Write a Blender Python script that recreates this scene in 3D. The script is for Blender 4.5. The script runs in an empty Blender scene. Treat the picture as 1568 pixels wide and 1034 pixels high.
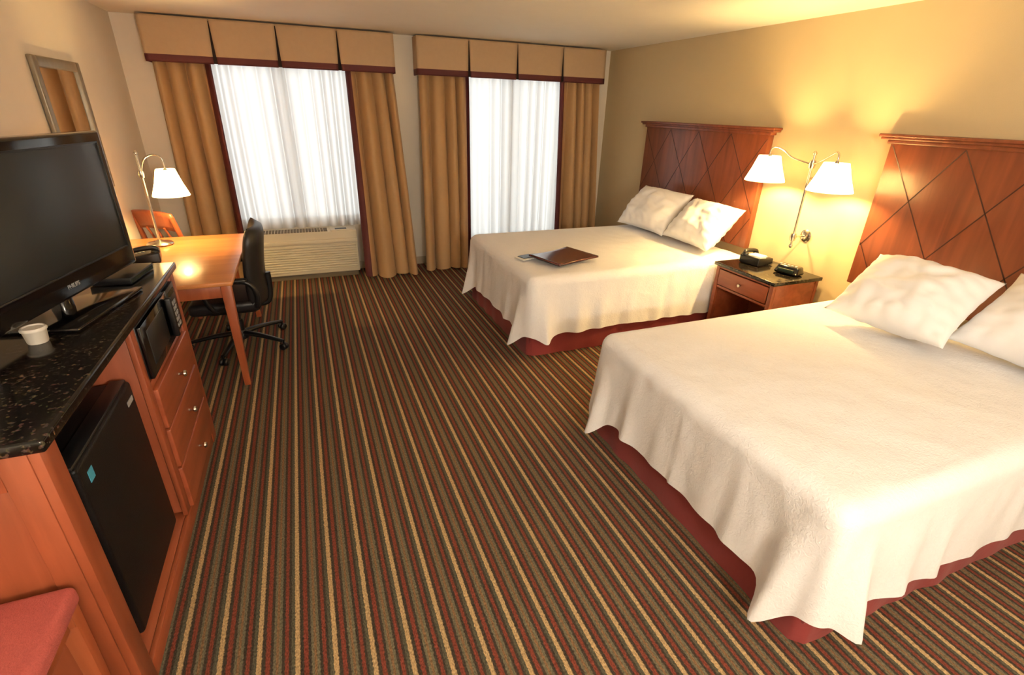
import bpy, bmesh, math, random
from mathutils import Vector, Matrix, noise
random.seed(4)
scn=bpy.context.scene
COL=bpy.context.collection
# ------------------------------------------------------------ materials
def srgb(r,g,b):
    f=lambda c:(c/255/12.92 if c/255<=0.04045 else ((c/255+0.055)/1.055)**2.4)
    return (f(r),f(g),f(b),1)
class M:
    def __init__(s,name):
        s.m=bpy.data.materials.new(name); s.m.use_nodes=True
        s.t=s.m.node_tree; s.n=s.t.nodes; s.b=s.n['Principled BSDF']; s.out=s.n['Material Output']
    def add(s,typ,**kw):
        n=s.n.new(typ)
        for k,v in kw.items(): setattr(n,k,v)
        return n
    def link(s,a,b): s.t.links.new(a,b)
def mat(name,col,rough=.6,metal=0,noise_amt=0.06,nscale=8,bump=0,bscale=60,coat=0,sheen=0,emis=None,estr=0,spec=None):
    k=M(name);b=k.b
    b.inputs['Roughness'].default_value=rough;b.inputs['Metallic'].default_value=metal
    b.inputs['Coat Weight'].default_value=coat; b.inputs['Coat Roughness'].default_value=.12
    b.inputs['Sheen Weight'].default_value=sheen
    if spec is not None: b.inputs['Specular IOR Level'].default_value=spec
    tc=k.add('ShaderNodeTexCoord'); nz=k.add('ShaderNodeTexNoise'); nz.inputs['Scale'].default_value=nscale; nz.inputs['Detail'].default_value=4
    k.link(tc.outputs['Object'],nz.inputs['Vector'])
    mx=k.add('ShaderNodeMix',data_type='RGBA')
    k.link(nz.outputs['Fac'],mx.inputs['Factor'])
    mx.inputs['A'].default_value=tuple(c*(1-noise_amt) for c in col[:3])+(1,)
    mx.inputs['B'].default_value=tuple(min(1,c*(1+noise_amt)) for c in col[:3])+(1,)
    k.link(mx.outputs['Result'],b.inputs['Base Color'])
    if bump:
        n2=k.add('ShaderNodeTexNoise'); n2.inputs['Scale'].default_value=bscale; n2.inputs['Detail'].default_value=3
        k.link(tc.outputs['Object'],n2.inputs['Vector'])
        bp=k.add('ShaderNodeBump'); bp.inputs['Strength'].default_value=bump; bp.inputs['Distance'].default_value=.004
        k.link(n2.outputs['Fac'],bp.inputs['Height']); k.link(bp.outputs['Normal'],b.inputs['Normal'])
    if emis: b.inputs['Emission Color'].default_value=emis; b.inputs['Emission Strength'].default_value=estr
    return k.m
def wood(name,c1,c2,axis='Y',rough=.32,coat=.3,scale=1.0):
    k=M(name);b=k.b
    tc=k.add('ShaderNodeTexCoord'); mp=k.add('ShaderNodeMapping')
    sc={'X':(1.2,14,14),'Y':(14,1.2,14),'Z':(14,14,1.2)}[axis]
    mp.inputs['Scale'].default_value=tuple(v*scale for v in sc)
    k.link(tc.outputs['Object'],mp.inputs['Vector'])
    nz=k.add('ShaderNodeTexNoise'); nz.inputs['Scale'].default_value=2.2; nz.inputs['Detail'].default_value=8; nz.inputs['Distortion'].default_value=.6
    k.link(mp.outputs['Vector'],nz.inputs['Vector'])
    r=k.add('ShaderNodeValToRGB'); r.color_ramp.elements[0].position=.3; r.color_ramp.elements[1].position=.7
    r.color_ramp.elements[0].color=c1; r.color_ramp.elements[1].color=c2
    k.link(nz.outputs['Fac'],r.inputs['Fac']); k.link(r.outputs['Color'],b.inputs['Base Color'])
    b.inputs['Roughness'].default_value=rough; b.inputs['Coat Weight'].default_value=coat; b.inputs['Coat Roughness'].default_value=.15
    return k.m
def carpet_mat():
    k=M('striped_carpet');b=k.b
    tc=k.add('ShaderNodeTexCoord'); sp=k.add('ShaderNodeSeparateXYZ'); k.link(tc.outputs['Object'],sp.inputs[0])
    wob=k.add('ShaderNodeTexNoise'); wob.inputs['Scale'].default_value=110; wob.inputs['Detail'].default_value=2
    k.link(tc.outputs['Object'],wob.inputs['Vector'])
    ma=k.add('ShaderNodeMath',operation='MULTIPLY_ADD'); k.link(wob.outputs['Fac'],ma.inputs[0]); ma.inputs[1].default_value=.009; k.link(sp.outputs['X'],ma.inputs[2])
    dv=k.add('ShaderNodeMath',operation='DIVIDE'); k.link(ma.outputs[0],dv.inputs[0]); dv.inputs[1].default_value=.125
    fr=k.add('ShaderNodeMath',operation='FRACT'); k.link(dv.outputs[0],fr.inputs[0])
    rp=k.add('ShaderNodeValToRGB'); cr=rp.color_ramp; cr.interpolation='LINEAR'
    tan=srgb(170,142,102); red=srgb(116,56,44); dk=srgb(60,53,44); ol=srgb(98,93,74); gr=srgb(80,77,62); br=srgb(118,90,62)
    seq=[(0.00,tan),(.13,dk),(.23,red),(.35,dk),(.43,ol),(.50,br),(.57,ol),(.65,dk),(.73,red),(.83,dk),(.90,gr)]
    w=.014
    pts=[]
    for i,(p,c) in enumerate(seq):
        e=seq[i+1][0] if i+1<len(seq) else 1.0
        pts.append((p+w if p>0 else 0,c)); pts.append((e-w if e<1 else 1.0,c))
    while len(cr.elements)>1: cr.elements.remove(cr.elements[0])
    cr.elements[0].position=0; cr.elements[0].color=pts[0][1]
    for p,c in pts[1:]:
        el=cr.elements.new(p); el.color=c
    k.link(fr.outputs[0],rp.inputs['Fac'])
    mp=k.add('ShaderNodeMapping'); mp.inputs['Scale'].default_value=(230,110,1); k.link(tc.outputs['Object'],mp.inputs['Vector'])
    n2=k.add('ShaderNodeTexNoise'); n2.inputs['Scale'].default_value=1; n2.inputs['Detail'].default_value=2; k.link(mp.outputs['Vector'],n2.inputs['Vector'])
    mr=k.add('ShaderNodeMapRange'); mr.inputs['From Min'].default_value=.3; mr.inputs['From Max'].default_value=.7; mr.inputs['To Min'].default_value=.55; mr.inputs['To Max'].default_value=1.35
    k.link(n2.outputs['Fac'],mr.inputs['Value'])
    mx=k.add('ShaderNodeMix',data_type='RGBA',blend_type='MULTIPLY'); mx.inputs['Factor'].default_value=1
    k.link(rp.outputs['Color'],mx.inputs['A']); k.link(mr.outputs['Result'],mx.inputs['B']); k.link(mx.outputs['Result'],b.inputs['Base Color'])
    bp=k.add('ShaderNodeBump'); bp.inputs['Strength'].default_value=.5; bp.inputs['Distance'].default_value=.004
    k.link(n2.outputs['Fac'],bp.inputs['Height']); k.link(bp.outputs['Normal'],b.inputs['Normal'])
    b.inputs['Roughness'].default_value=.95; b.inputs['Specular IOR Level'].default_value=.15
    return k.m
def quilt_mat():
    k=M('white_matelasse');b=k.b
    tc=k.add('ShaderNodeTexCoord')
    n1=k.add('ShaderNodeTexNoise'); n1.inputs['Scale'].default_value=52; n1.inputs['Detail'].default_value=3; n1.inputs['Distortion'].default_value=1.8; k.link(tc.outputs['Object'],n1.inputs['Vector'])
    n2=k.add('ShaderNodeTexNoise'); n2.inputs['Scale'].default_value=5; n2.inputs['Detail'].default_value=6; k.link(tc.outputs['Object'],n2.inputs['Vector'])
    b1=k.add('ShaderNodeBump'); b1.inputs['Strength'].default_value=.5; b1.inputs['Distance'].default_value=.006; k.link(n1.outputs['Fac'],b1.inputs['Height'])
    b2=k.add('ShaderNodeBump'); b2.inputs['Strength'].default_value=.4; b2.inputs['Distance'].default_value=.03; k.link(n2.outputs['Fac'],b2.inputs['Height']); k.link(b1.outputs['Normal'],b2.inputs['Normal'])
    k.link(b2.outputs['Normal'],b.inputs['Normal'])
    mx=k.add('ShaderNodeMix',data_type='RGBA'); mx.inputs['A'].default_value=srgb(240,239,240); mx.inputs['B'].default_value=srgb(250,249,250); k.link(n1.outputs['Fac'],mx.inputs['Factor'])
    k.link(mx.outputs['Result'],b.inputs['Base Color']); b.inputs['Roughness'].default_value=.85; b.inputs['Sheen Weight'].default_value=.1
    return k.m
def granite_mat():
    k=M('black_granite');b=k.b
    tc=k.add('ShaderNodeTexCoord'); v=k.add('ShaderNodeTexVoronoi'); v.inputs['Scale'].default_value=130; k.link(tc.outputs['Object'],v.inputs['Vector'])
    nz=k.add('ShaderNodeTexNoise'); nz.inputs['Scale'].default_value=75; nz.inputs['Detail'].default_value=6; k.link(tc.outputs['Object'],nz.inputs['Vector'])
    r=k.add('ShaderNodeValToRGB'); r.color_ramp.elements[0].position=.55; r.color_ramp.elements[0].color=srgb(20,17,15); r.color_ramp.elements[1].position=.78; r.color_ramp.elements[1].color=srgb(110,92,74)
    k.link(nz.outputs['Fac'],r.inputs['Fac'])
    mx=k.add('ShaderNodeMix',data_type='RGBA',blend_type='MULTIPLY'); mx.inputs['Factor'].default_value=.5
    k.link(r.outputs['Color'],mx.inputs['A']); k.link(v.outputs['Color'],mx.inputs['B']); k.link(mx.outputs['Result'],b.inputs['Base Color'])
    b.inputs['Roughness'].default_value=.14
    return k.m
def sheer_mat():
    k=M('sheer_voile')
    k.n.remove(k.b)
    # voile: fold shading painted into translucent colour, darker where turned from the window plane
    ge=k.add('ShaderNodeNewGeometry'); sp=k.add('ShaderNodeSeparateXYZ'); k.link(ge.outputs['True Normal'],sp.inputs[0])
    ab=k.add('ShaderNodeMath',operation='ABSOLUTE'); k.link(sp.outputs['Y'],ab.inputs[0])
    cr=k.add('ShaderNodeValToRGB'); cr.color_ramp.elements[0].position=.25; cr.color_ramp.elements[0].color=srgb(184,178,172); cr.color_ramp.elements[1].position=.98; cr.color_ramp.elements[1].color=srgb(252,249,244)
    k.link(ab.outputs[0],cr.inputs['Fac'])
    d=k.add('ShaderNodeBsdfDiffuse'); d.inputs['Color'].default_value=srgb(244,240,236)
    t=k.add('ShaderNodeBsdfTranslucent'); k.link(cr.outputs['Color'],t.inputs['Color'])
    tr=k.add('ShaderNodeBsdfTransparent')
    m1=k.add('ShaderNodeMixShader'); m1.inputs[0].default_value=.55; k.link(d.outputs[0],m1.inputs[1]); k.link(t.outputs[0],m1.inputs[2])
    m2=k.add('ShaderNodeMixShader'); k.link(m1.outputs[0],m2.inputs[1]); k.link(tr.outputs[0],m2.inputs[2])
    tc=k.add('ShaderNodeTexCoord'); nz=k.add('ShaderNodeTexNoise'); nz.inputs['Scale'].default_value=12; k.link(tc.outputs['Object'],nz.inputs['Vector'])
    mu=k.add('ShaderNodeMath',operation='MULTIPLY_ADD'); k.link(nz.outputs['Fac'],mu.inputs[0]); mu.inputs[1].default_value=.04; mu.inputs[2].default_value=.03
    k.link(mu.outputs[0],m2.inputs[0])
    k.link(m2.outputs[0],k.out.inputs[0])
    return k.m
def shade_mat():
    k=M('lamp_shade_fabric')
    k.n.remove(k.b)
    d=k.add('ShaderNodeBsdfDiffuse'); t=k.add('ShaderNodeBsdfTranslucent')
    for x in (d,t): x.inputs['Color'].default_value=srgb(255,243,220)
    e=k.add('ShaderNodeEmission'); e.inputs['Color'].default_value=(1,.80,.48,1)
    nz=k.add('ShaderNodeTexNoise'); nz.inputs['Scale'].default_value=150
    mr=k.add('ShaderNodeMapRange'); mr.inputs['To Min'].default_value=.7; mr.inputs['To Max'].default_value=.9
    k.link(nz.outputs['Fac'],mr.inputs['Value']); k.link(mr.outputs['Result'],e.inputs['Strength'])
    m1=k.add('ShaderNodeMixShader'); m1.inputs[0].default_value=.6; k.link(d.outputs[0],m1.inputs[1]); k.link(t.outputs[0],m1.inputs[2])
    a=k.add('ShaderNodeAddShader'); k.link(m1.outputs[0],a.inputs[0]); k.link(e.outputs[0],a.inputs[1])
    k.link(a.outputs[0],k.out.inputs[0]); return k.m
def glass_mat():
    k=M('window_glass'); k.n.remove(k.b)
    tr=k.add('ShaderNodeBsdfTransparent'); tr.inputs['Color'].default_value=(.95,.98,.98,1)
    g=k.add('ShaderNodeBsdfGlossy'); g.inputs['Roughness'].default_value=.02
    f=k.add('ShaderNodeFresnel'); m=k.add('ShaderNodeMixShader'); k.link(f.outputs[0],m.inputs[0]); k.link(tr.outputs[0],m.inputs[1]); k.link(g.outputs[0],m.inputs[2])
    k.link(m.outputs[0],k.out.inputs[0]); return k.m
MT=dict(
 wall_tan=mat('tan_wall_paint',srgb(202,182,144),.85,bump=.15,bscale=220,noise_amt=.02),
 wall_cream=mat('cream_wall_paint',srgb(232,222,206),.85,bump=.15,bscale=220,noise_amt=.02),
 ceil=mat('ceiling_paint',srgb(244,238,226),.9,bump=.3,bscale=180,noise_amt=.02),
 trim=mat('trim_paint',srgb(190,172,145),.5),
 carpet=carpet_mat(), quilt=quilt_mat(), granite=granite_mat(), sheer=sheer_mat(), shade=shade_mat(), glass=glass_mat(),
 pillow=mat('pillow_cotton',srgb(249,248,248),.8,noise_amt=.005,bump=.3,bscale=12,sheen=.1),
 skirt=mat('burgundy_bed_skirt',srgb(132,46,44),.8,noise_amt=.12,bump=.3,bscale=40,sheen=.1),
 drape=mat('gold_drape_fabric',srgb(182,146,102),.6,noise_amt=.06,nscale=25,bump=.1,bscale=120,sheen=.1),
 pelmet=mat('pelmet_fabric',srgb(188,160,128),.75,noise_amt=.05,nscale=30,bump=.15,bscale=150),
 burg=mat('burgundy_trim_fabric',srgb(80,26,30),.7,noise_amt=.1),
 dark=mat('dark_gap',srgb(40,28,22),.9),
 hb=wood('cherry_headboard',srgb(104,52,30),srgb(132,70,42),'Z',.36,.2,.5),
 hbline=mat('headboard_groove',srgb(60,26,16),.5),
 cred=wood('cherry_casegood',srgb(130,64,38),srgb(158,82,52),'Z',.38,.2,.6),
 credh=wood('cherry_casegood_h',srgb(130,64,38),srgb(158,82,52),'Y',.38,.2,.6),
 desk=wood('desk_maple_cherry',srgb(188,118,68),srgb(208,138,82),'X',.3,.35,.5),
 deskleg=wood('desk_leg_wood',srgb(144,72,42),srgb(168,92,56),'Z',.36,.2,.6),
 inner=mat('cabinet_interior',srgb(110,56,32),.6),
 black=mat('black_plastic',srgb(20,20,21),.35,noise_amt=.1),
 gloss=mat('gloss_black',srgb(10,10,11),.10,noise_amt=.02,coat=.5),
 screen=mat('tv_screen',srgb(34,37,38),.3,noise_amt=.02),
 fridge=mat('fridge_black',srgb(14,13,13),.45,noise_amt=.1,bump=.2,bscale=300,spec=.25),
 leather=mat('black_leather',srgb(28,27,28),.38,noise_amt=.1,bump=.25,bscale=160),
 chrome=mat('brushed_nickel',srgb(205,198,186),.22,1,noise_amt=.03),
 frame=mat('mirror_frame_silver',srgb(140,130,112),.4,.5,noise_amt=.15,nscale=30),
 mirror=mat('mirror_glass',(.88,.88,.88,1),.01,1,noise_amt=.0),
 ac=mat('ac_beige_plastic',srgb(220,210,186),.5,noise_amt=.02),
 acd=mat('ac_grille_dark',srgb(110,98,78),.6),
 winframe=mat('window_frame',srgb(150,144,136),.5),
 red=mat('red_upholstery',srgb(172,80,72),.85,noise_amt=.2,nscale=160,bump=.6,bscale=260),
 paper=mat('white_paper',srgb(240,238,232),.7,noise_amt=.01),
 cup=mat('white_cup',srgb(214,206,194),.5,noise_amt=.01),
 blue=mat('blue_sticker',srgb(70,160,190),.4),
 dcherry=mat('dark_cherry_gloss',srgb(80,26,20),.2,noise_amt=.2,nscale=20,coat=.5),
 grey=mat('grey_marking',srgb(150,150,150),.5),
 lcd=mat('dark_lcd',srgb(40,52,46),.15),
 outside=mat('balcony_concrete',srgb(190,190,185),.9),
)
# ------------------------------------------------------------ helpers
def empty(name,loc=(0,0,0),rotz=0):
    e=bpy.data.objects.new(name,None); COL.objects.link(e); e.location=loc; e.rotation_euler=(0,0,rotz); e.empty_display_size=.1
    return e
def finish(name,bm,m,parent=None,smooth=True,ang=40):
    me=bpy.data.meshes.new(name); bmesh.ops.recalc_face_normals(bm,faces=bm.faces[:])
    bm.to_mesh(me); bm.free()
    for mm in (m if isinstance(m,(list,tuple)) else [m]): me.materials.append(MT[mm] if isinstance(mm,str) else mm)
    if smooth:
        for p in me.polygons: p.use_smooth=True
        try: me.set_sharp_from_angle(angle=math.radians(ang))
        except Exception: pass
    o=bpy.data.objects.new(name,me); COL.objects.link(o)
    if parent: o.parent=parent
    return o
def addbox(bm,a,b,bev=0,seg=2,mi=0):
    x0,y0,z0=a;x1,y1,z1=b
    r=bmesh.ops.create_cube(bm,size=1); vs=r['verts']
    for v in vs: v.co=Vector(((x0+x1)/2+v.co.x*(x1-x0),(y0+y1)/2+v.co.y*(y1-y0),(z0+z1)/2+v.co.z*(z1-z0)))
    fs=set(f for v in vs for f in v.link_faces)
    for f in fs: f.material_index=mi
    if bev:
        es=list(set(e for v in vs for e in v.link_edges))
        r=bmesh.ops.bevel(bm,geom=es,offset=bev,segments=seg,affect='EDGES',profile=.5)
        for f in r['faces']: f.material_index=mi
def box(name,a,b,m,parent=None,bev=.003,seg=2):
    bm=bmesh.new(); addbox(bm,a,b,bev,seg); return finish(name,bm,m,parent)
def boxes(name,lst,m,parent=None,bev=.003,seg=2):
    bm=bmesh.new()
    for t in lst: addbox(bm,t[0],t[1],bev,seg,t[2] if len(t)>2 else 0)
    return finish(name,bm,m,parent)
def lathe(name,prof,c,m,parent=None,seg=32,axis='Z',ang=50):
    bm=bmesh.new(); rings=[]
    for r,z in prof:
        ring=[]
        for i in range(seg):
            a=2*math.pi*i/seg; p=(r*math.cos(a),r*math.sin(a),z)
            if axis=='X': p=(z,p[0],p[1])
            if axis=='Y': p=(p[0],z,p[1])
            ring.append(bm.verts.new(Vector(p)+Vector(c)))
        rings.append(ring)
    for A,B in zip(rings,rings[1:]):
        for i in range(seg): bm.faces.new((A[i],A[(i+1)%seg],B[(i+1)%seg],B[i]))
    if prof[0][0]>1e-4 and name.find('shade')<0: bm.faces.new(rings[0][::-1])
    if prof[-1][0]>1e-4 and name.find('shade')<0: bm.faces.new(rings[-1])
    bmesh.ops.remove_doubles(bm,verts=bm.verts[:],dist=1e-6)
    return finish(name,bm,m,parent,ang=ang)
def smoothpts(pts,n=6):
    P=[Vector(p) for p in pts]; 
    if len(P)<3: return P
    out=[]
    for i in range(len(P)-1):
        p0=P[max(i-1,0)];p1=P[i];p2=P[i+1];p3=P[min(i+2,len(P)-1)]
        for j in range(n):
            t=j/n; out.append(.5*((2*p1)+(-p0+p2)*t+(2*p0-5*p1+4*p2-p3)*t*t+(-p0+3*p1-3*p2+p3)*t**3))
    out.append(P[-1]); return out
def tube(name,pts,r,m,parent=None,seg=12,smooth=True,flat=1.0):
    P=smoothpts(pts) if smooth else [Vector(p) for p in pts]
    bm=bmesh.new(); rings=[]; up=None
    for i,p in enumerate(P):
        t=(P[min(i+1,len(P)-1)]-P[max(i-1,0)]).normalized()
        if up is None:
            up=Vector((0,0,1)) if abs(t.z)<.9 else Vector((1,0,0))
        n=(up-t*up.dot(t)).normalized(); bb=t.cross(n); up=n
        rr=r[0]+(r[1]-r[0])*i/(len(P)-1) if isinstance(r,tuple) else r
        rings.append([bm.verts.new(p+n*rr*flat*math.cos(2*math.pi*k/seg)+bb*rr*math.sin(2*math.pi*k/seg)) for k in range(seg)])
    for A,B in zip(rings,rings[1:]):
        for i in range(seg): bm.faces.new((A[i],A[(i+1)%seg],B[(i+1)%seg],B[i]))
    bm.faces.new(rings[0][::-1]); bm.faces.new(rings[-1])
    return finish(name,bm,m,parent,ang=60)
def grid(name,nu,nv,fn,m,parent=None,matfn=None,ang=180,solid=0):
    bm=bmesh.new(); V=[[bm.verts.new(fn(i/nu,j/nv)) for j in range(nv+1)] for i in range(nu+1)]
    for i in range(nu):
        for j in range(nv):
            f=bm.faces.new((V[i][j],V[i+1][j],V[i+1][j+1],V[i][j+1]))
            if matfn: f.material_index=matfn((i+.5)/nu,(j+.5)/nv)
    o=finish(name,bm,m,parent,ang=ang)
    if solid:
        md=o.modifiers.new('thick','SOLIDIFY'); md.thickness=solid
    return o
lerp=lambda a,b,t:a+(b-a)*t
def nz3(x,y,z=0): return noise.noise(Vector((x,y,z)))
R=math.radians
# ------------------------------------------------------------ room
XL,XR,YW,YN,ZC=-1.376,3.644,5.957,-1.9,2.44
box('floor',(XL-.1,YN-.1,-.1),(XR+.1,YW+.15,0),'carpet',bev=0)
box('ceiling',(XL-.1,YN-.1,ZC),(XR+.1,YW+.15,ZC+.1),'ceil',bev=0)
box('wall_left',(XL-.1,YN-.1,0),(XL,YW+.15,ZC),'wall_cream',bev=0)
box('wall_right',(XR,YN-.1,0),(XR+.1,YW+.15,ZC),'wall_tan',bev=0)
box('wall_front',(XL,YN-.1,0),(XR,YN,ZC),'wall_cream',bev=0)
W1=(-.80,.62,.56,2.16); W2=(1.72,3.06,.04,2.16)
y0,y1=YW,YW+.15
boxes('wall_back',[((XL,y0,0),(W1[0],y1,ZC)),((W1[0],y0,0),(W1[1],y1,W1[2])),((W1[0],y0,W1[3]),(W1[1],y1,ZC)),
  ((W1[1],y0,0),(W2[0],y1,ZC)),((W2[0],y0,0),(W2[1],y1,W2[2])),((W2[0],y0,W2[3]),(W2[1],y1,ZC)),((W2[1],y0,0),(XR,y1,ZC))],'wall_cream',bev=0)
for nm,W in(('window_1',W1),('window_2',W2)):
    e=empty(nm); a,b,c,d=W; t=.05; mid=(a+b)/2
    boxes('frame',[((a,y0+.05,c),(a+t,y1-.02,d)),((b-t,y0+.05,c),(b,y1-.02,d)),((a,y0+.05,c),(b,y1-.02,c+t)),((a,y0+.05,d-t),(b,y1-.02,d)),((mid-.025,y0+.06,c),(mid+.025,y1-.03,d))],'winframe',e,.004)
    box('pane',(a+t,y0+.09,c+t),(b-t,y0+.096,d-t),'glass',e,0)
boxes('baseboard_left',[((XL,YN,0),(XL+.012,YW,.09))],'trim')
boxes('baseboard_right',[((XR-.012,YN,0),(XR,YW,.09))],'trim')
boxes('baseboard_back',[((W1[0]-.5,YW-.012,0),(W2[0],YW,.09)),((W2[1],YW-.012,0),(XR,YW,.09))],'trim')
box('balcony_slab',(-1.2,6.11,-.12),(3.8,7.45,-.02),'outside',None,.01)
# ------------------------------------------------------------ pelmets
def pelmet(xa,xb,zb,zt):
    e=empty('window_valance'); yf=YW-.20; n=4; w=(xb-xa)/n
    def yfr(s,z): 
        t=(zt-z)/(zt-zb); return yf-.012*t-.006*math.sin(math.pi*s)
    for i in range(n):
        def fn(s,v,i=i):
            z=lerp(zb,zt,v); g=lerp(.016,.003,v)
            x=lerp(xa+i*w+(g if i else 0),xa+(i+1)*w-(g if i<n-1 else 0),s)
            return Vector((x,yfr(s,z),z))
        grid('panel_%d'%(i+1),16,18,fn,['pelmet','burg'],e,lambda s,v:1 if v<.167 else 0,solid=-.012)
    box('backing',(xa+.01,yf+.02,zb+.005),(xb-.01,yf+.03,zt-.01),'dark',e,0)
    boxes('returns',[((xa,yf+.0,zb+.06),(xa+.014,YW-.002,zt)),((xb-.014,yf,zb+.06),(xb,YW-.002,zt))],'pelmet',e,.002)
    boxes('returns_trim',[((xa,yf+.0,zb),(xa+.014,YW-.002,zb+.06)),((xb-.014,yf,zb),(xb,YW-.002,zb+.06))],'burg',e,.002)
    box('top_board',(xa+.005,yf+.005,zt-.015),(xb-.005,YW-.002,zt-.002),'pelmet',e,.001)
pelmet(-1.144,1.005,2.07,2.425); pelmet(1.233,3.464,2.07,2.425)
# ------------------------------------------------------------ drapes
def drape(x0t,x1t,x0b,x1b,yt,yb,n,A,band,zt=2.15,zb=.015,seed=0):
    def fn(s,v):
        z=lerp(zb,zt,v); t=1-v
        tt=t**.8
        x=lerp(lerp(x0t,x1t,s),lerp(x0b,x1b,s),t)
        ph=seed+1.3*math.sin(s*5+seed)+.35*math.sin(t*2.5+s*4)
        f=math.sin(2*math.pi*n*s+ph)
        y=lerp(yt,yb,tt)+A*(.7+.45*t)*f*(1+.35*math.sin(s*11+seed*3))
        x+=.6*A*math.cos(2*math.pi*n*s+ph)*(.4+.6*t)*math.sin(math.pi*s)**.4
        z+= .012*math.sin(s*9+seed)*(t**6)
        return Vector((x,min(y,YW-.008),z))
    W=abs(x1t-x0t); bw=.045/W
    def mf(s,v):
        if band=='R': return 1 if s>1-bw else 0
        return 1 if s<bw else 0
    return grid('gold_drape',n*26,36,fn,['drape','burg'],None,mf)
drape(-1.13,-.66,-1.16,-.655,5.865,5.80,4,.060,'R',seed=.5)
drape(.52,1.00,.50,1.10,5.865,5.56,4,.060,'L',seed=1.4)
drape(1.26,1.82,1.20,1.76,5.865,5.64,4,.060,'R',seed=2.2)
drape(2.93,3.44,2.93,3.52,5.865,5.78,4,.060,'L',seed=3.0)
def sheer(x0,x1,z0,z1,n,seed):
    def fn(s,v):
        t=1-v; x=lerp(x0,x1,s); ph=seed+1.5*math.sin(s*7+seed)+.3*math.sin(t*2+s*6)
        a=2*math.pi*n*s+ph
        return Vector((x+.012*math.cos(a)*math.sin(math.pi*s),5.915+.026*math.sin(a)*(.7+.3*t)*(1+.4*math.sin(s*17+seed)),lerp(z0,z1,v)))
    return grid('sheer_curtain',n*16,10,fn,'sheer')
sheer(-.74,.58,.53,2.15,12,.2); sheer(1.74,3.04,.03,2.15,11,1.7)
# ------------------------------------------------------------ air conditioner
e=empty('wall_air_conditioner')
ax0,ax1,ay0,ay1=-.60,.455,5.66,5.955
bm=bmesh.new(); addbox(bm,(ax0,ay0+.02,.06),(ax1,ay1,.52),.012,3); finish('casing',bm,'ac',e)
box('base',(ax0+.02,ay0+.06,0),(ax1-.02,ay1,.06),'acd',e,.002)
boxes('louvers',[((ax0+.02,ay0+.004,.10+i*.026),(ax1-.02,ay0+.024,.119+i*.026)) for i in range(11)],'ac',e,.004)
box('front_lip',(ax0,ay0,.395),(ax1,ay0+.03,.44),'ac',e,.008,3)
boxes('outlet_grille',[((ax0+.04,ay0+.035+i*.028,.515),(ax1-.30,ay0+.050+i*.028,.527)) for i in range(6)],'acd',e,.001)
boxes('outlet_fins',[((ax0+.05+i*.03,ay0+.03,.518),(ax0+.055+i*.03,ay0+.2,.529)) for i in range(23)],'ac',e,0)
box('control_lid',(ax1-.27,ay0+.03,.515),(ax1-.03,ay0+.2,.53),'ac',e,.004)
box('display',(ax1-.22,ay0+.06,.528),(ax1-.1,ay0+.12,.533),'black',e,.001)
# ------------------------------------------------------------ beds
XF,ZB=1.425,.65
def quiltfn(yn,yf,seed):
    rc=.075; X0=XF+rc; Y0=yn+rc; Y1=yf-rc; XH=3.50
    L=.505
    def fn(u,v):
        a=lerp(-L,XH-X0,u); b=lerp(-L,(Y1-Y0)+L,v)
        du=max(0,-a); 
        if b<0: dv=-b; sy=-1; yb=Y0
        elif b>(Y1-Y0): dv=b-(Y1-Y0); sy=1; yb=Y1
        else: dv=0; sy=0; yb=Y0+b
        xb=X0+max(0,a)
        d=max(du,dv)
        if d<=0:
            dd=.007*nz3(xb*2.5,yb*2.5,seed)+.004*nz3(xb*9,yb*9,seed)
            dd+=.006*math.sin((xb*1.0+yb*.4)*16+3*nz3(xb*2,yb*2,seed))*max(0,nz3(xb*1.3,yb*1.3,seed+7))
            return Vector((xb,yb,ZB+dd))
        if du>0 and dv>0:
            phi=(dv/du)*45 if du>=dv else 90-(du/dv)*45
            ph=math.radians(phi); n=Vector((-math.cos(ph),sy*math.sin(ph)))
            p=(phi/90-.5)*.16
            base=Vector((X0,yb))
        elif du>0:
            n=Vector((-1,0)); base=Vector((X0,yb)); 
            dist=min(yb-Y0,Y1-yb); p=-.08-dist; sy=-1 if yb-Y0<Y1-yb else 1
        else:
            n=Vector((0,sy)); base=Vector((xb,yb)); p=.08+(xb-X0)
        arc=rc*math.pi/2
        if d<arc: an=d/rc; h=rc*math.sin(an); z=ZB-rc*(1-math.cos(an)); t=0
        else: h=rc; z=ZB-rc-(d-arc); t=(d-arc)/(L-arc)
        s1=seed+(3 if sy>0 else 0)
        g=lambda c,w:math.exp(-((p-c)/w)**2)
        bump=.095*g(-.14,.05)+.02*g(0,.06)+.085*g(.14,.05)+.03*g(.42,.06)+.025*g(-.40,.05)+.018*g(.62,.04)
        wav=.012+.007*math.sin(p*31+s1+2*math.sin(p*4))+.009*nz3(p*9,s1,0)
        off=(bump*t**1.2+max(.002,wav)*t**1.1)
        off+=.004*nz3(p*14,z*5,s1)*min(1,d/arc)
        z-=t*(.115*g(-.14,.07)+.05*g(.14,.07)+.010*nz3(p*5,s1+4,0))
        h+=off+.006*t
        return Vector((base.x+n.x*h,base.y+n.y*h,max(z,.02)))
    return fn
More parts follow.
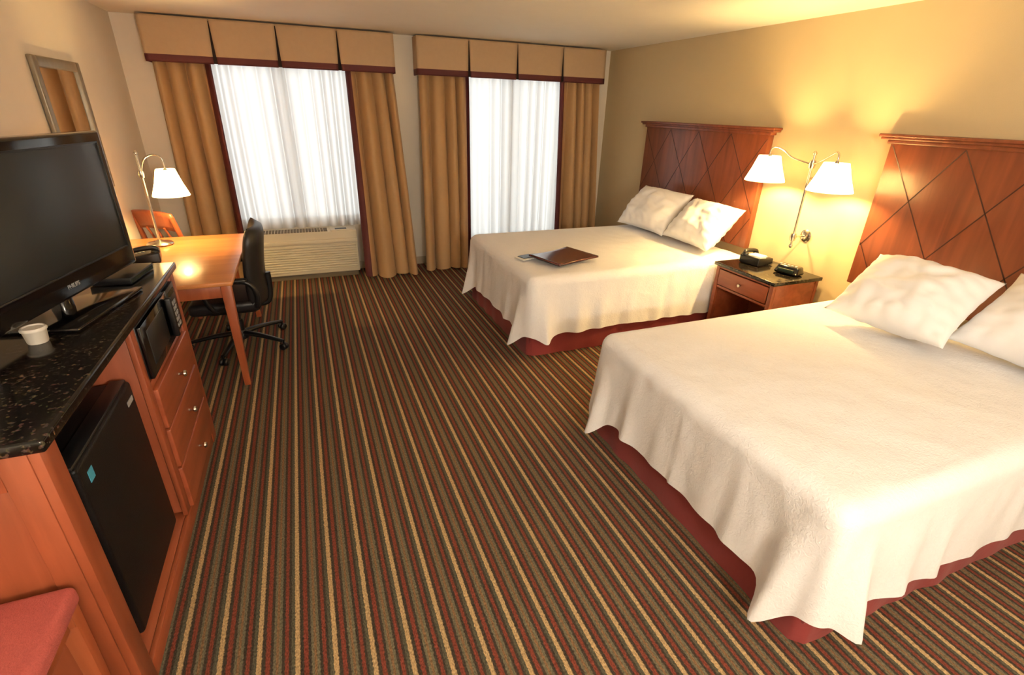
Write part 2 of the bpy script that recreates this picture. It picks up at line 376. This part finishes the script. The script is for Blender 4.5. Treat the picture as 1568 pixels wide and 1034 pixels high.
def bed(yn,yf,seed):
    e=empty('queen_bed')
    box('mattress',(XF+.03,yn+.03,.33),(3.53,yf-.03,ZB-.018),'pillow',e,.05,4)
    box('box_spring',(XF+.035,yn+.035,.10),(3.53,yf-.035,.33),'skirt',e,.01)
    grid('coverlet',150,150,quiltfn(yn,yf,seed),'quilt',e)
    path=[Vector((3.5,yf-.02)),Vector((XF+.06,yf-.02)),Vector((XF+.02,yf-.06)),Vector((XF+.02,yn+.06)),Vector((XF+.06,yn+.02)),Vector((3.5,yn+.02))]
    segs=[(path[i+1]-path[i]).length for i in range(5)]; T=sum(segs)
    def at(s):
        d=s*T
        for i,l in enumerate(segs):
            if d<=l or i==4:
                q=path[i].lerp(path[i+1],min(1,d/l)); t=(path[i+1]-path[i]).normalized(); return q,Vector((t.y,-t.x)) ,s*T
            d-=l
    def fn(s,v):
        q,n,l=at(s)
        t=1-v
        o=.004*t*math.sin(l*26+2*math.sin(l*3))+.012*t*nz3(l*5,seed,1)
        q=q-n*o
        return Vector((q.x,q.y,lerp(.003,.42,v)))
    grid('bed_skirt',420,6,fn,'skirt',e)
    return e
bed(.663,2.178,1.0); bed(3.147,4.662,5.0)
def pillow(name,c,w,h,T,rx_tilt,rotz=0,seed=0):
    bm=bmesh.new(); N=48
    def pt(u,v,sd):
        px=u*w/2*(1-.09*(1-abs(v)**2)*abs(u)**4); pz=v*h/2*(1-.13*(1-abs(u)**2)*abs(v)**4)
        th=T/2*((1-abs(u)**2.4)**.62)*((1-abs(v)**2.4)**.62)
        th*=1+.25*nz3(u*1.8+seed,v*1.8,sd)
        m=(1-abs(u)**4)*(1-abs(v)**4)
        th+=.018*nz3(u*4.5+seed,v*4.5,sd*3)*m
        ed=max(abs(u),abs(v)); 
        th+=.008*math.sin((u if abs(v)>abs(u) else v)*22+seed)*max(0,ed-.5)*2*(1-ed**6)
        return Vector((sd*th+.03*u*u*v,px,pz))
    for sd in(-1,1):
        V=[[bm.verts.new(pt(-1+2*i/N,-1+2*j/N,sd)) for j in range(N+1)] for i in range(N+1)]
        for i in range(N):
            for j in range(N): bm.faces.new((V[i][j],V[i+1][j],V[i+1][j+1],V[i][j+1]))
    bmesh.ops.remove_doubles(bm,verts=bm.verts[:],dist=.0008)
    o=finish(name,bm,'pillow',None,ang=180)
    o.matrix_world=Matrix.Translation(c)@Matrix.Rotation(rotz,4,'Z')@Matrix.Rotation(rx_tilt,4,'Y')
    return o
pillow('bed_pillow',(3.29,4.26,.875),.72,.50,.29,R(35),R(4),1)
pillow('bed_pillow',(3.31,3.57,.87),.66,.48,.29,R(38),R(-3),2)
pillow('bed_pillow',(3.06,1.60,.875),.62,.52,.31,R(50),R(6),3)
pillow('bed_pillow',(3.25,1.00,.885),.72,.52,.29,R(44),R(-4),4)
# ------------------------------------------------------------ headboards
def headboard(ya,yb):
    e=empty('headboard'); x0=3.585; x1=XR-.002; z0,z1=.69,1.645
    ya2,yb2=ya+.07,yb-.07
    box('panel',(x0,ya2,z0),(x1,yb2,z1),'hb',e,.004)
    boxes('cap_molding',[((x0-.012,ya2-.02,z1-.012),(x1,yb2+.02,z1+.014)),((x0-.028,ya+.01,z1+.012),(x1,yb-.01,z1+.03)),((x0-.04,ya,z1+.028),(x1,yb,z1+.048))],'hb',e,.006,3)
    bm=bmesh.new(); k=1.55; H=z1-.02-(z0+.01); zb0=z0+.01
    sp=.42; c0=(ya2+yb2)/2
    for sg in(1,-1):
        for i in range(-6,7):
            yt=c0+i*sp
            p0=(yt,zb0+H); p1=(yt+sg*H/k,zb0)
            t0,t1=0,1
            dy=p1[0]-p0[0]
            lo,hi=sorted(((ya2+.01-p0[0])/dy,(yb2-.01-p0[0])/dy)); t0=max(t0,lo); t1=min(t1,hi)
            if t1-t0<.05: continue
            A=Vector((x0-.0012,p0[0]+dy*t0,p0[1]-H*t0)); B=Vector((x0-.0012,p0[0]+dy*t1,p0[1]-H*t1))
            d=(B-A).normalized(); n=Vector((0,-d.z,d.y))*.0035
            vs=[bm.verts.new(q) for q in(A-n,B-n,B+n,A+n)]; bm.faces.new(vs)
    finish('inlay_grooves',bm,'hbline',e,smooth=False)
headboard(3.214,5.026); headboard(.52,2.37)
# ------------------------------------------------------------ nightstand
e=empty('nightstand'); a0,a1,b0,b1=3.13,3.60,2.515,3.10
boxes('carcass',[((a0,b0,.0),(a0+.035,b0+.035,.63)),((a0,b1-.035,0),(a0+.035,b1,.63)),((a1-.03,b0,0),(a1,b0+.035,.63)),((a1-.03,b1-.035,0),(a1,b1,.63)),
 ((a0+.01,b0+.005,.10),(a1-.002,b0+.022,.628)),((a0+.01,b1-.022,.10),(a1-.002,b1-.005,.628)),((a1-.015,b0+.01,.1),(a1-.003,b1-.01,.627)),
 ((a0+.005,b0+.01,.445),(a1-.004,b1-.01,.465)),((a0+.005,b0+.01,.12),(a1-.004,b1-.01,.15)),((a0+.003,b0+.01,.61),(a1-.005,b1-.01,.629))],'credh',e,.003)
box('drawer_front',(a0-.008,b0+.045,.475),(a0+.012,b1-.045,.605),'credh',e,.004)
lathe('drawer_knob',[(.0,-.032),(.012,-.030),(.014,-.022),(.006,-.014),(.006,0)],(a0-.006,(b0+b1)/2,.54),'chrome',e,20,'X')
bm=bmesh.new(); addbox(bm,(a0-.02,b0-.018,.63),(a1+.01,b1+.018,.658),.006,3); finish('stone_top',bm,'granite',e)
def phone(loc,rz,name='desk_telephone',paper=True):
    e=empty(name,loc,rz)
    bm=bmesh.new(); addbox(bm,(-.10,-.09,0),(.10,.09,.05),.01,3)
    for v in bm.verts:
        if v.co.z>.025: v.co.z=.025+ (v.co.z-.025)*(1+.9*(v.co.x+.1)/.2)
    finish('body',bm,'black',e)
    tube('handset',[(-.075,-.055,.062),(-.06,-.055,.085),(0,-.055,.098),(.07,-.055,.10),(.088,-.055,.083)],.017,'black',e,14)
    lathe('earpiece',[(.0,0),(.026,.002),(.028,.014),(.018,.028),(0,.03)],(.078,-.055,.062),'black',e,20)
    lathe('mouthpiece',[(.0,0),(.026,.002),(.028,.014),(.018,.028),(0,.03)],(-.07,-.055,.045),'black',e,20)
    bm=bmesh.new()
    for r in range(4):
        for c in range(3):
            x=-.07+r*.022; y=-.005+c*.024; addbox(bm,(x,y,.045+.012*(x+.1)/.1*.9),(x+.015,y+.017,.056+.012*(x+.1)/.1*.9),.002,1)
    finish('keypad',bm,'grey',e)
    if paper: box('faceplate_card',(.0,-.02,.055),(.09,.085,.083),'paper',e,.002)
    tube('cord',[(-.1,-.05,.02),(-.13,-.03,.008),(-.14,.03,.008),(-.1,.09,.008),(-.02,.115,.008)],.004,'black',e,8)
phone((3.40,2.965,.660),R(-170))
e=empty('alarm_clock',(3.42,2.655,.660),R(12))
bm=bmesh.new(); addbox(bm,(-.06,-.095,0),(.06,.095,.065),.02,4)
for v in bm.verts:
    if v.co.z>.03: v.co.x=v.co.x*.75+.01; v.co.y*=.9
finish('case',bm,'gloss',e); box('display',(-.062,-.06,.018),(-.045,.06,.046),'lcd',e,.003)
boxes('buttons',[((-.02,-.06+.03*i,.062),(0,-.045+.03*i,.07)) for i in range(5)],'grey',e,.002)
# ------------------------------------------------------------ lamps
def shade(name,c,rt,rb,h,parent):
    return lathe(name,[(rb,0),(rb*.995,.006),(lerp(rb,rt,.55),h*.5),(rt*1.01,h-.004),(rt,h)],c,'shade',parent,40)
def ptlight(name,loc,energy,col,r,parent=None):
    l=bpy.data.lights.new(name,'POINT'); l.energy=energy; l.color=col; l.shadow_soft_size=r
    o=bpy.data.objects.new(name,l); COL.objects.link(o); o.location=loc
    if parent:o.parent=parent
    return o
WARM=(1,.68,.26)
e=empty('wall_swing_arm_lamp'); px,py=3.50,2.76
tube('column',[(px,py,.86),(px,py,1.53)],.009,'chrome',e,16,smooth=False)
lathe('finial_top',[(0,0),(.012,.0),(.016,.012),(.008,.024),(0,.03)],(px,py,1.525),'chrome',e,20)
lathe('finial_bottom',[(0,-.03),(.01,-.024),(.016,-.01),(.012,0),(0,0)],(px,py,.86),'chrome',e,20)
lathe('hub',[(0,-.03),(.02,-.028),(.024,0),(.02,.028),(0,.03)],(px,py,1.46),'chrome',e,20)
lathe('hub_lower',[(0,-.03),(.02,-.028),(.024,0),(.02,.028),(0,.03)],(px,py,.92),'chrome',e,20)
for z in(.92,1.36):
    lathe('wall_plate',[(0,0),(.045,0),(.048,-.008),(.03,-.02),(.0,-.022)],(XR-.001,py,z),'chrome',e,28,'X')
    tube('standoff',[(XR-.01,py,z),(px,py,z)],.008,'chrome',e,12,smooth=False)
for i,(sx,sy) in enumerate(((3.35,3.02),(3.35,2.46))):
    s=1 if sy>py else -1
    tube('arm_%d'%(i+1),[(px,py,1.46),(px-.03,py+s*.06,1.475),(px-.07,py+s*.13,1.50),(px-.10,lerp(py,sy,.72),1.545),(px-.13,lerp(py,sy,.9),1.565),(sx,sy,1.545),(sx,sy,1.48)],.006,'chrome',e,12)
    shade('shade_%d'%(i+1),(sx,sy,1.315),.078,.145,.185,e)
    lathe('socket_%d'%(i+1),[(0,0),(.014,0),(.014,.06),(.008,.075),(0,.075)],(sx,sy,1.44),'chrome',e,16)
    boxes('spider_%d'%(i+1),[((sx-.075,sy-.002,1.494),(sx+.075,sy+.002,1.497)),((sx-.002,sy-.075,1.494),(sx+.002,sy+.075,1.497))],'chrome',e,0)
    ptlight('bulb_%d'%(i+1),(sx,sy,1.40),50,WARM,.035,e)
e=empty('desk_lamp'); bx,by,bz=-1.10,4.50,.752
lathe('base',[(0,0),(.085,0),(.09,.008),(.082,.018),(.03,.026),(.014,.04),(0,.04)],(bx,by,bz),'chrome',e,36)
tube('pole',[(bx,by,bz+.03),(bx,by,1.41)],.0085,'chrome',e,14,smooth=False)
lathe('finial',[(0,0),(.012,.0),(.015,.012),(.006,.028),(0,.03)],(bx,by,1.405),'chrome',e,20)
lathe('joint',[(0,-.025),(.017,-.023),(.02,0),(.017,.023),(0,.025)],(bx,by,1.27),'chrome',e,20)
sx,sy=-.945,4.50
tube('arm',[(bx,by,1.27),(bx+.02,by,1.34),(bx+.05,by,1.385),(bx+.10,by,1.405),(sx-.01,by,1.385),(sx,sy,1.34),(sx,sy,1.28)],.006,'chrome',e,12)
shade('shade',(sx,sy,1.115),.062,.122,.19,e)
lathe('socket',[(0,0),(.014,0),(.014,.06),(.008,.07),(0,.07)],(sx,sy,1.24),'chrome',e,16)
boxes('spider',[((sx-.062,sy-.002,1.298),(sx+.062,sy+.002,1.301)),((sx-.002,sy-.062,1.298),(sx+.002,sy+.062,1.301))],'chrome',e,0)
ptlight('bulb',(sx,sy,1.195),42,WARM,.03,e)
# ------------------------------------------------------------ desk
e=empty('writing_desk'); dx0,dx1,dy0,dy1=-1.365,-.505,3.375,4.755
bm=bmesh.new(); addbox(bm,(dx0,dy0,.722),(dx1,dy1,.75),.008,3); finish('top',bm,'desk',e)
boxes('apron',[((dx0+.03,dy0+.03,.64),(dx1-.03,dy0+.05,.7215)),((dx0+.03,dy1-.05,.64),(dx1-.03,dy1-.03,.7215)),((dx1-.05,dy0+.055,.67),(dx1-.03,dy1-.055,.7215)),((dx0+.02,dy0+.055,.64),(dx0+.04,dy1-.055,.7215))],'deskleg',e,.002)
bm=bmesh.new()
for x in(dx0+.045,dx1-.045):
    for y in(dy0+.045,dy1-.045):
        n0=len(bm.verts); addbox(bm,(x-.03,y-.03,0),(x+.03,y+.03,.722),.004,2)
        bm.verts.ensure_lookup_table()
        for v in bm.verts[n0:]:
            k=lerp(.62,1,min(1,v.co.z/.65)); v.co.x=x+(v.co.x-x)*k; v.co.y=y+(v.co.y-y)*k
finish('legs',bm,'deskleg',e)
phone((-1.10,4.02,.752),R(10),paper=False)
# ------------------------------------------------------------ office chair
e=empty('office_chair',(-.63,4.12,0),0)
lathe('gas_column',[(0,.06),(.03,.06),(.03,.22),(.02,.22),(.02,.34),(0,.34)],(0,0,0),'black',e,20)
lathe('hub',[(0,.06),(.05,.06),(.055,.10),(.035,.13),(0,.13)],(0,0,0),'black',e,24)
for i in range(5):
    a=R(-105.5+72*i); c,s=math.cos(a),math.sin(a)
    tube('base_arm_%d'%(i+1),[(.03*c,.03*s,.105),(.18*c,.18*s,.098),(.365*c,.365*s,.072)],(.030,.018),'black',e,10,flat=.7)
    for k in(-1,1):
        o=lathe('caster_%d_%d'%(i+1,(k+3)//2),[(0,-.011),(.022,-.011),(.027,-.006),(.027,.006),(.022,.011),(0,.011)],(0,0,0),'black',e,20,'Y')
        o.location=(.365*c-s*k*.016,.365*s+c*k*.016,.027); o.rotation_euler=(0,0,a)
    tube('caster_stem_%d'%(i+1),[(.365*c,.365*s,.08),(.365*c,.365*s,.03)],.008,'black',e,8,smooth=False)
bm=bmesh.new(); addbox(bm,(-.27,-.25,.35),(.20,.25,.44),.035,5)
finish('seat',bm,'leather',e,ang=80)
box('seat_pan',(-.16,-.15,.315),(.16,.15,.355),'black',e,.01)
def back(side):
    def fn(u,v):
        y=(u*2-1); z=lerp(.36,.96,v)
        wv=.27*(1-.08*(1-v))*(1-max(0,(v-.8)/.2)**2*.22)
        x=.205+.035*v -.05*y*y - .02*math.sin(v*math.pi*1.2)
        th=.055*((1-abs(y)**4)**.5)*((1-abs(v*2-1)**8)**.5)
        return Vector((x+side*th,y*wv,z))
    return fn
bm=bmesh.new(); N=24
for sd in(-1,1):
    f=back(sd); V=[[bm.verts.new(f(i/N,j/N)) for j in range(N+1)] for i in range(N+1)]
    for i in range(N):
        for j in range(N): bm.faces.new((V[i][j],V[i+1][j],V[i+1][j+1],V[i][j+1]))
bmesh.ops.remove_doubles(bm,verts=bm.verts[:],dist=.0005)
finish('backrest',bm,'leather',e,ang=180)
tube('back_bracket',[(.10,0,.33),(.23,0,.34),(.262,0,.44),(.265,0,.58)],.022,'black',e,10)
for s in(-1,1):
    tube('armrest_%s'%('left' if s>0 else 'right'),[(.18,s*.275,.40),(.20,s*.295,.50),(.15,s*.30,.595),(.03,s*.30,.61),(-.11,s*.30,.605),(-.14,s*.295,.52),(-.10,s*.275,.40),(-.07,s*.2,.36)],.017,'black',e,12,flat=1.0)
    box('arm_pad_%s'%('left' if s>0 else 'right'),(-.13,s*.30-.028,.608),(.15,s*.30+.028,.63),'leather',e,.009,3)
# ------------------------------------------------------------ side chairs
def chair(loc,rz,seatz=.47,backh=.92):
    e=empty('upholstered_side_chair',loc,rz)
    w=.24;d=.23
    for i,(x,y) in enumerate(((d-.02,w-.02),(d-.02,-w+.02))):
        bm=bmesh.new(); addbox(bm,(x-.022,y-.022,0),(x+.022,y+.022,seatz-.04),.004,2)
        for v in bm.verts:
            q=lerp(.7,1,v.co.z/(seatz-.04)); v.co.x=x+(v.co.x-x)*q; v.co.y=y+(v.co.y-y)*q
        finish('front_leg_%d'%(i+1),bm,'deskleg',e)
    for i,y in enumerate((w-.02,-w+.02)):
        tube('back_post_%d'%(i+1),[(-d-.03,y,0),(-d+.01,y,.22),(-d+.02,y,seatz),(-d-.01,y,.7),(-d-.06,y,backh)],.02,'deskleg',e,10)
    boxes('rails',[((-d,-w+.02,seatz-.09),(d,-w+.045,seatz-.03)),((-d,w-.045,seatz-.09),(d,w-.02,seatz-.03)),((d-.03,-w+.05,seatz-.09),(d-.01,w-.05,seatz-.03)),((-d+.01,-w+.05,seatz-.09),(-d+.03,w-.05,seatz-.03))],'deskleg',e,.003)
    bm=bmesh.new(); addbox(bm,(-d+.03,-w-.005,seatz-.04),(d+.015,w+.005,seatz+.02),.02,4); finish('seat',bm,'red',e,ang=80)
    def fn(u,v):
        y=lerp(-w+.02,w-.02,u); z=lerp(backh-.13,backh+.02,v); t=(z-.7)/(backh-.7)
        return Vector((-d-.01-.05*t-.02*(1-(2*u-1)**2),y,z+.02*(1-(2*u-1)**2)))
    grid('top_rail',16,4,fn,'deskleg',e,solid=.022)
    for i in range(3):
        y=-.1+.1*i; tube('slat_%d'%(i+1),[(-d+.02,y,seatz-.04),(-d,y,.66),(-d-.05,y,backh-.1)],.010,'deskleg',e,8)
chair((-.955,1.035,0),R(0),.575,.98)
chair((-1.03,5.15,0),R(50),.46,.90)
# ------------------------------------------------------------ credenza
e=empty('media_credenza'); cx0,cx1=-1.368,-.68
bm=bmesh.new(); addbox(bm,(-1.372,1.29,1.0),(-.657,2.86,1.035),.008,3); finish('granite_top',bm,'granite',e)
boxes('carcass',[((cx0,1.312,0),(cx1-.003,1.335,.9995)),((cx0,2.818,0),(cx1-.003,2.84,.9995)),((cx0+.012,2.085,.106),(cx1-.024,2.11,.985)),
 ((cx1-.022,1.305,0),(cx1+.002,1.385,.9995)),((cx1-.022,2.765,0),(cx1+.002,2.845,.9995)),
 ((cx1-.02,2.075,.09),(cx1,2.125,.9995)),((cx0,1.303,0),(cx0+.06,1.313,.9995)),((cx1-.085,1.303,0),(cx1-.0225,1.313,.9995)),((cx0+.0605,1.303,.9),(cx1-.0855,1.313,.9995)),((cx0+.0605,1.303,.0),(cx1-.0855,1.313,.1))],'cred',e,.002)
boxes('shelves',[((cx0+.01,1.336,.045),(cx1-.021,2.817,.075)),((cx0+.01,2.111,.705),(cx1-.004,2.764,.735)),((cx1-.019,1.386,.0),(cx1-.002,2.764,.074)),((cx1-.02,1.386,.982),(cx1-.002,2.074,.9995))],'credh',e,.002)
box('back_panel',(cx0+.001,1.336,.09),(cx0+.012,2.817,.99),'inner',e,0)
for i,(za,zb) in enumerate(((.515,.70),(.315,.505),(.09,.305))):
    box('drawer_%d'%(i+1),(cx1-.02,2.13,za),(cx1+.014,2.76,zb),'credh',e,.005,3)
    lathe('drawer_knob_%d'%(i+1),[(0,.034),(.013,.032),(.016,.024),(.007,.014),(.007,0)],(cx1+.012,2.45,(za+zb)/2),'chrome',e,20,'X')
# fridge
e=empty('mini_fridge'); fy0,fy1=1.50,2.055
box('body',(-1.28,fy0,.085),(-.785,fy1,.795),'fridge',e,.012,3)
box('feet',(-1.25,fy0+.03,.0755),(-.80,fy1-.03,.09),'black',e,.002)
box('door',(-.775,fy0,.09),(-.72,fy1,.80),'fridge',e,.014,4)
box('door_top_trim',(-.782,fy0+.005,.77),(-.73,fy1-.005,.808),'black',e,.006)
box('seal',(-.787,fy0+.01,.10),(-.773,fy1-.01,.79),'black',e,.002)
box('energy_sticker',(-.7205,fy0+.05,.715),(-.7185,fy0+.085,.755),'blue',e,0)
box('badge',(-.7205,fy1-.09,.73),(-.7180,fy1-.03,.75),'grey',e,0)
# microwave
e=empty('microwave_oven'); my0,my1,mz0,mz1=2.135,2.745,.736,.975
XM=-.665
box('case',(-1.08,my0,mz0+.01),(XM-.015,my1,mz1),'black',e,.006)
box('door',(XM-.018,my0+.004,mz0+.012),(XM,my0+.44,mz1-.004),'gloss',e,.004)
box('door_window',(XM-.001,my0+.06,mz0+.05),(XM+.002,my0+.34,mz1-.04),'screen',e,.001)
box('door_handle',(XM,my0+.385,mz0+.03),(XM+.028,my0+.41,mz1-.02),'black',e,.008,3)
box('control_panel',(XM-.018,my0+.447,mz0+.012),(XM,my1-.004,mz1-.004),'black',e,.003)
box('display',(XM-.001,my0+.47,mz1-.05),(XM+.002,my1-.03,mz1-.025),'lcd',e,0)
boxes('buttons',[((XM-.001,my0+.475+.035*c,mz0+.03+.028*r),(XM+.003,my0+.498+.035*c,mz0+.048+.028*r)) for c in range(3) for r in range(5)],'grey',e,.001)
boxes('feet',[((-1.05,my0+.03,mz0-.0005),(-1.02,my0+.06,mz0+.012)),((-.73,my0+.03,mz0-.0005),(-.70,my0+.06,mz0+.012)),((-.73,my1-.06,mz0-.0005),(-.70,my1-.03,mz0+.012))],'black',e,0)
# television
W,H=.90,.55
e=empty('television',(-.872,2.215,0),R(-11.5))
z0=1.10
bm=bmesh.new(); addbox(bm,(-.03,-W/2,z0),(.03,W/2,z0+H),.012,3); finish('bezel_frame',bm,'gloss',e)
bm=bmesh.new(); addbox(bm,(-.075,-W/2+.06,z0+.05),(-.028,W/2-.06,z0+H-.05),.02,3); finish('rear_shell',bm,'black',e)
box('screen',(.028,-W/2+.045,z0+.09),(.0315,W/2-.045,z0+H-.045),'screen',e,.0005)
boxes('inner_lip',[((.029,-W/2+.038,z0+.083),(.0335,W/2-.038,z0+.09)),((.029,-W/2+.038,z0+H-.045),(.0335,W/2-.038,z0+H-.038)),((.029,-W/2+.038,z0+.083),(.0335,-W/2+.045,z0+H-.038)),((.029,W/2-.045,z0+.083),(.0335,W/2-.038,z0+H-.038))],'black',e,.001)
tube('neck',[(-.03,0,1.05),(-.03,0,1.16)],.035,'gloss',e,18,smooth=False)
bm=bmesh.new(); addbox(bm,(-.13,-.21,1.0365),(.13,.24,1.052),.006,2); finish('stand_base',bm,'gloss',e)
t=bpy.data.curves.new('logo','FONT'); t.body='PHILIPS'; t.size=.022; t.extrude=.0006; t.align_x='CENTER'
o=bpy.data.objects.new('logo_lettering',t); COL.objects.link(o); t.materials.append(MT['grey']); o.parent=e
o.rotation_euler=(R(90),0,R(90)); o.location=(.0305,0,z0+.034)
e=empty('paper_cup',(-.885,1.94,1.0355))
lathe('cup_body',[(0,0),(.026,0),(.028,.004),(.032,.044),(.034,.046)],(0,0,0),'cup',e,28)
lathe('lid',[(.035,.044),(.036,.048),(.032,.054),(.029,.054),(.027,.050),(0,.050)],(0,0,0),'cup',e,28)
e=empty('cable_box',(-.82,2.64,1.0365),R(-8))
box('case',(-.08,-.12,0),(.08,.12,.03),'black',e,.004); box('front_strip',(.078,-.11,.007),(.082,.11,.022),'lcd',e,0)
# mirror
e=empty('wall_mirror'); my0,my1,mz0,mz1=4.0,4.74,1.16,1.985; x=XL+.002
boxes('frame',[((x,my0,mz0),(x+.03,my0+.06,mz1)),((x,my1-.06,mz0),(x+.03,my1,mz1)),((x,my0+.0605,mz1-.06),(x+.03,my1-.0605,mz1)),((x,my0+.0605,mz0),(x+.03,my1-.0605,mz0+.06))],'frame',e,.008,3)
box('glass',(x,my0+.05,mz0+.05),(x+.014,my1-.05,mz1-.05),'mirror',e,0)
# lap desk on far bed
e=empty('lap_desk',(1.88,3.50,.662),R(18))
def fn(u,v):
    x=lerp(-.22,.22,u); y=lerp(-.18,.18,v)
    y+= (.035*(1-(2*u-1)**2) if v<.5 else 0)*(1-2*v)
    return Vector((x,y,.03+.012*(2*u-1)**2))
grid('board',24,16,fn,'dcherry',e,solid=.014)
box('cushion',(-.17,-.12,0),(.17,.15,.02),'black',e,.008,3)
e=empty('guest_folder',(1.66,3.66,.662),R(18)); 
bm=bmesh.new(); addbox(bm,(-.13,-.055,.0),(.03,.06,.006),.001,1); finish('sheets',bm,'paper',e)
bm=bmesh.new(); addbox(bm,(-.10,-.03,.0065),(.02,.055,.011),.001,1); finish('cover',bm,'screen',e)
# ------------------------------------------------------------ lights
w=bpy.data.worlds.new('sky'); scn.world=w; w.use_nodes=True
bg=w.node_tree.nodes['Background']; bg.inputs[0].default_value=(.97,.98,1,1); bg.inputs[1].default_value=3.5
for nm,W_ in(('daylight_portal_1',W1),('daylight_portal_2',W2)):
    l=bpy.data.lights.new(nm,'AREA'); l.shape='RECTANGLE'; l.size=W_[1]-W_[0]; l.size_y=W_[3]-W_[2]; l.cycles.is_portal=True
    o=bpy.data.objects.new(nm,l); COL.objects.link(o); o.location=((W_[0]+W_[1])/2,YW+.17,(W_[2]+W_[3])/2); o.rotation_euler=(R(-90),0,0)
e=empty('added_fill_lamp',(.7,-1.35,0))  # unseen lamp added behind the camera to fill room and ceiling
lathe('base',[(0,0),(.14,0),(.145,.01),(.13,.022),(.03,.03),(0,.03)],(0,0,0),'chrome',e,36)
tube('pole',[(0,0,.02),(0,0,1.62)],.011,'chrome',e,14,smooth=False)
lathe('shade',[(.20,1.48),(.20,1.49),(.17,1.62),(.15,1.74),(.15,1.75)],(0,0,0),'shade',e,40)
boxes('spider',[((-.15,-.003,1.742),(.15,.003,1.746)),((-.003,-.15,1.742),(.003,.15,1.746)),((-.01,-.01,1.60),(.01,.01,1.745))],'chrome',e,0)
ptlight('bulb',(0,0,1.80),225,(1,.93,.82),.14,e)
# ------------------------------------------------------------ camera
cd=bpy.data.cameras.new('camera'); cam=bpy.data.objects.new('camera',cd); COL.objects.link(cam)
cd.sensor_width=36; cd.lens=758.02/1568*36; cd.clip_start=.02
yaw,pit,rol=.3915,.4324,.0289
Rv=Vector((math.cos(yaw),-math.sin(yaw),0)); F=Vector((math.sin(yaw)*math.cos(pit),math.cos(yaw)*math.cos(pit),-math.sin(pit))); U=Rv.cross(F)
R2=Rv*math.cos(rol)+U*math.sin(rol); U2=-Rv*math.sin(rol)+U*math.cos(rol)
mw=Matrix((R2,U2,-F)).transposed().to_4x4(); mw.translation=Vector((0,0,1.773)); cam.matrix_world=mw
scn.camera=cam
scn.view_settings.view_transform='Standard'; scn.view_settings.look='None'; scn.view_settings.exposure=.22
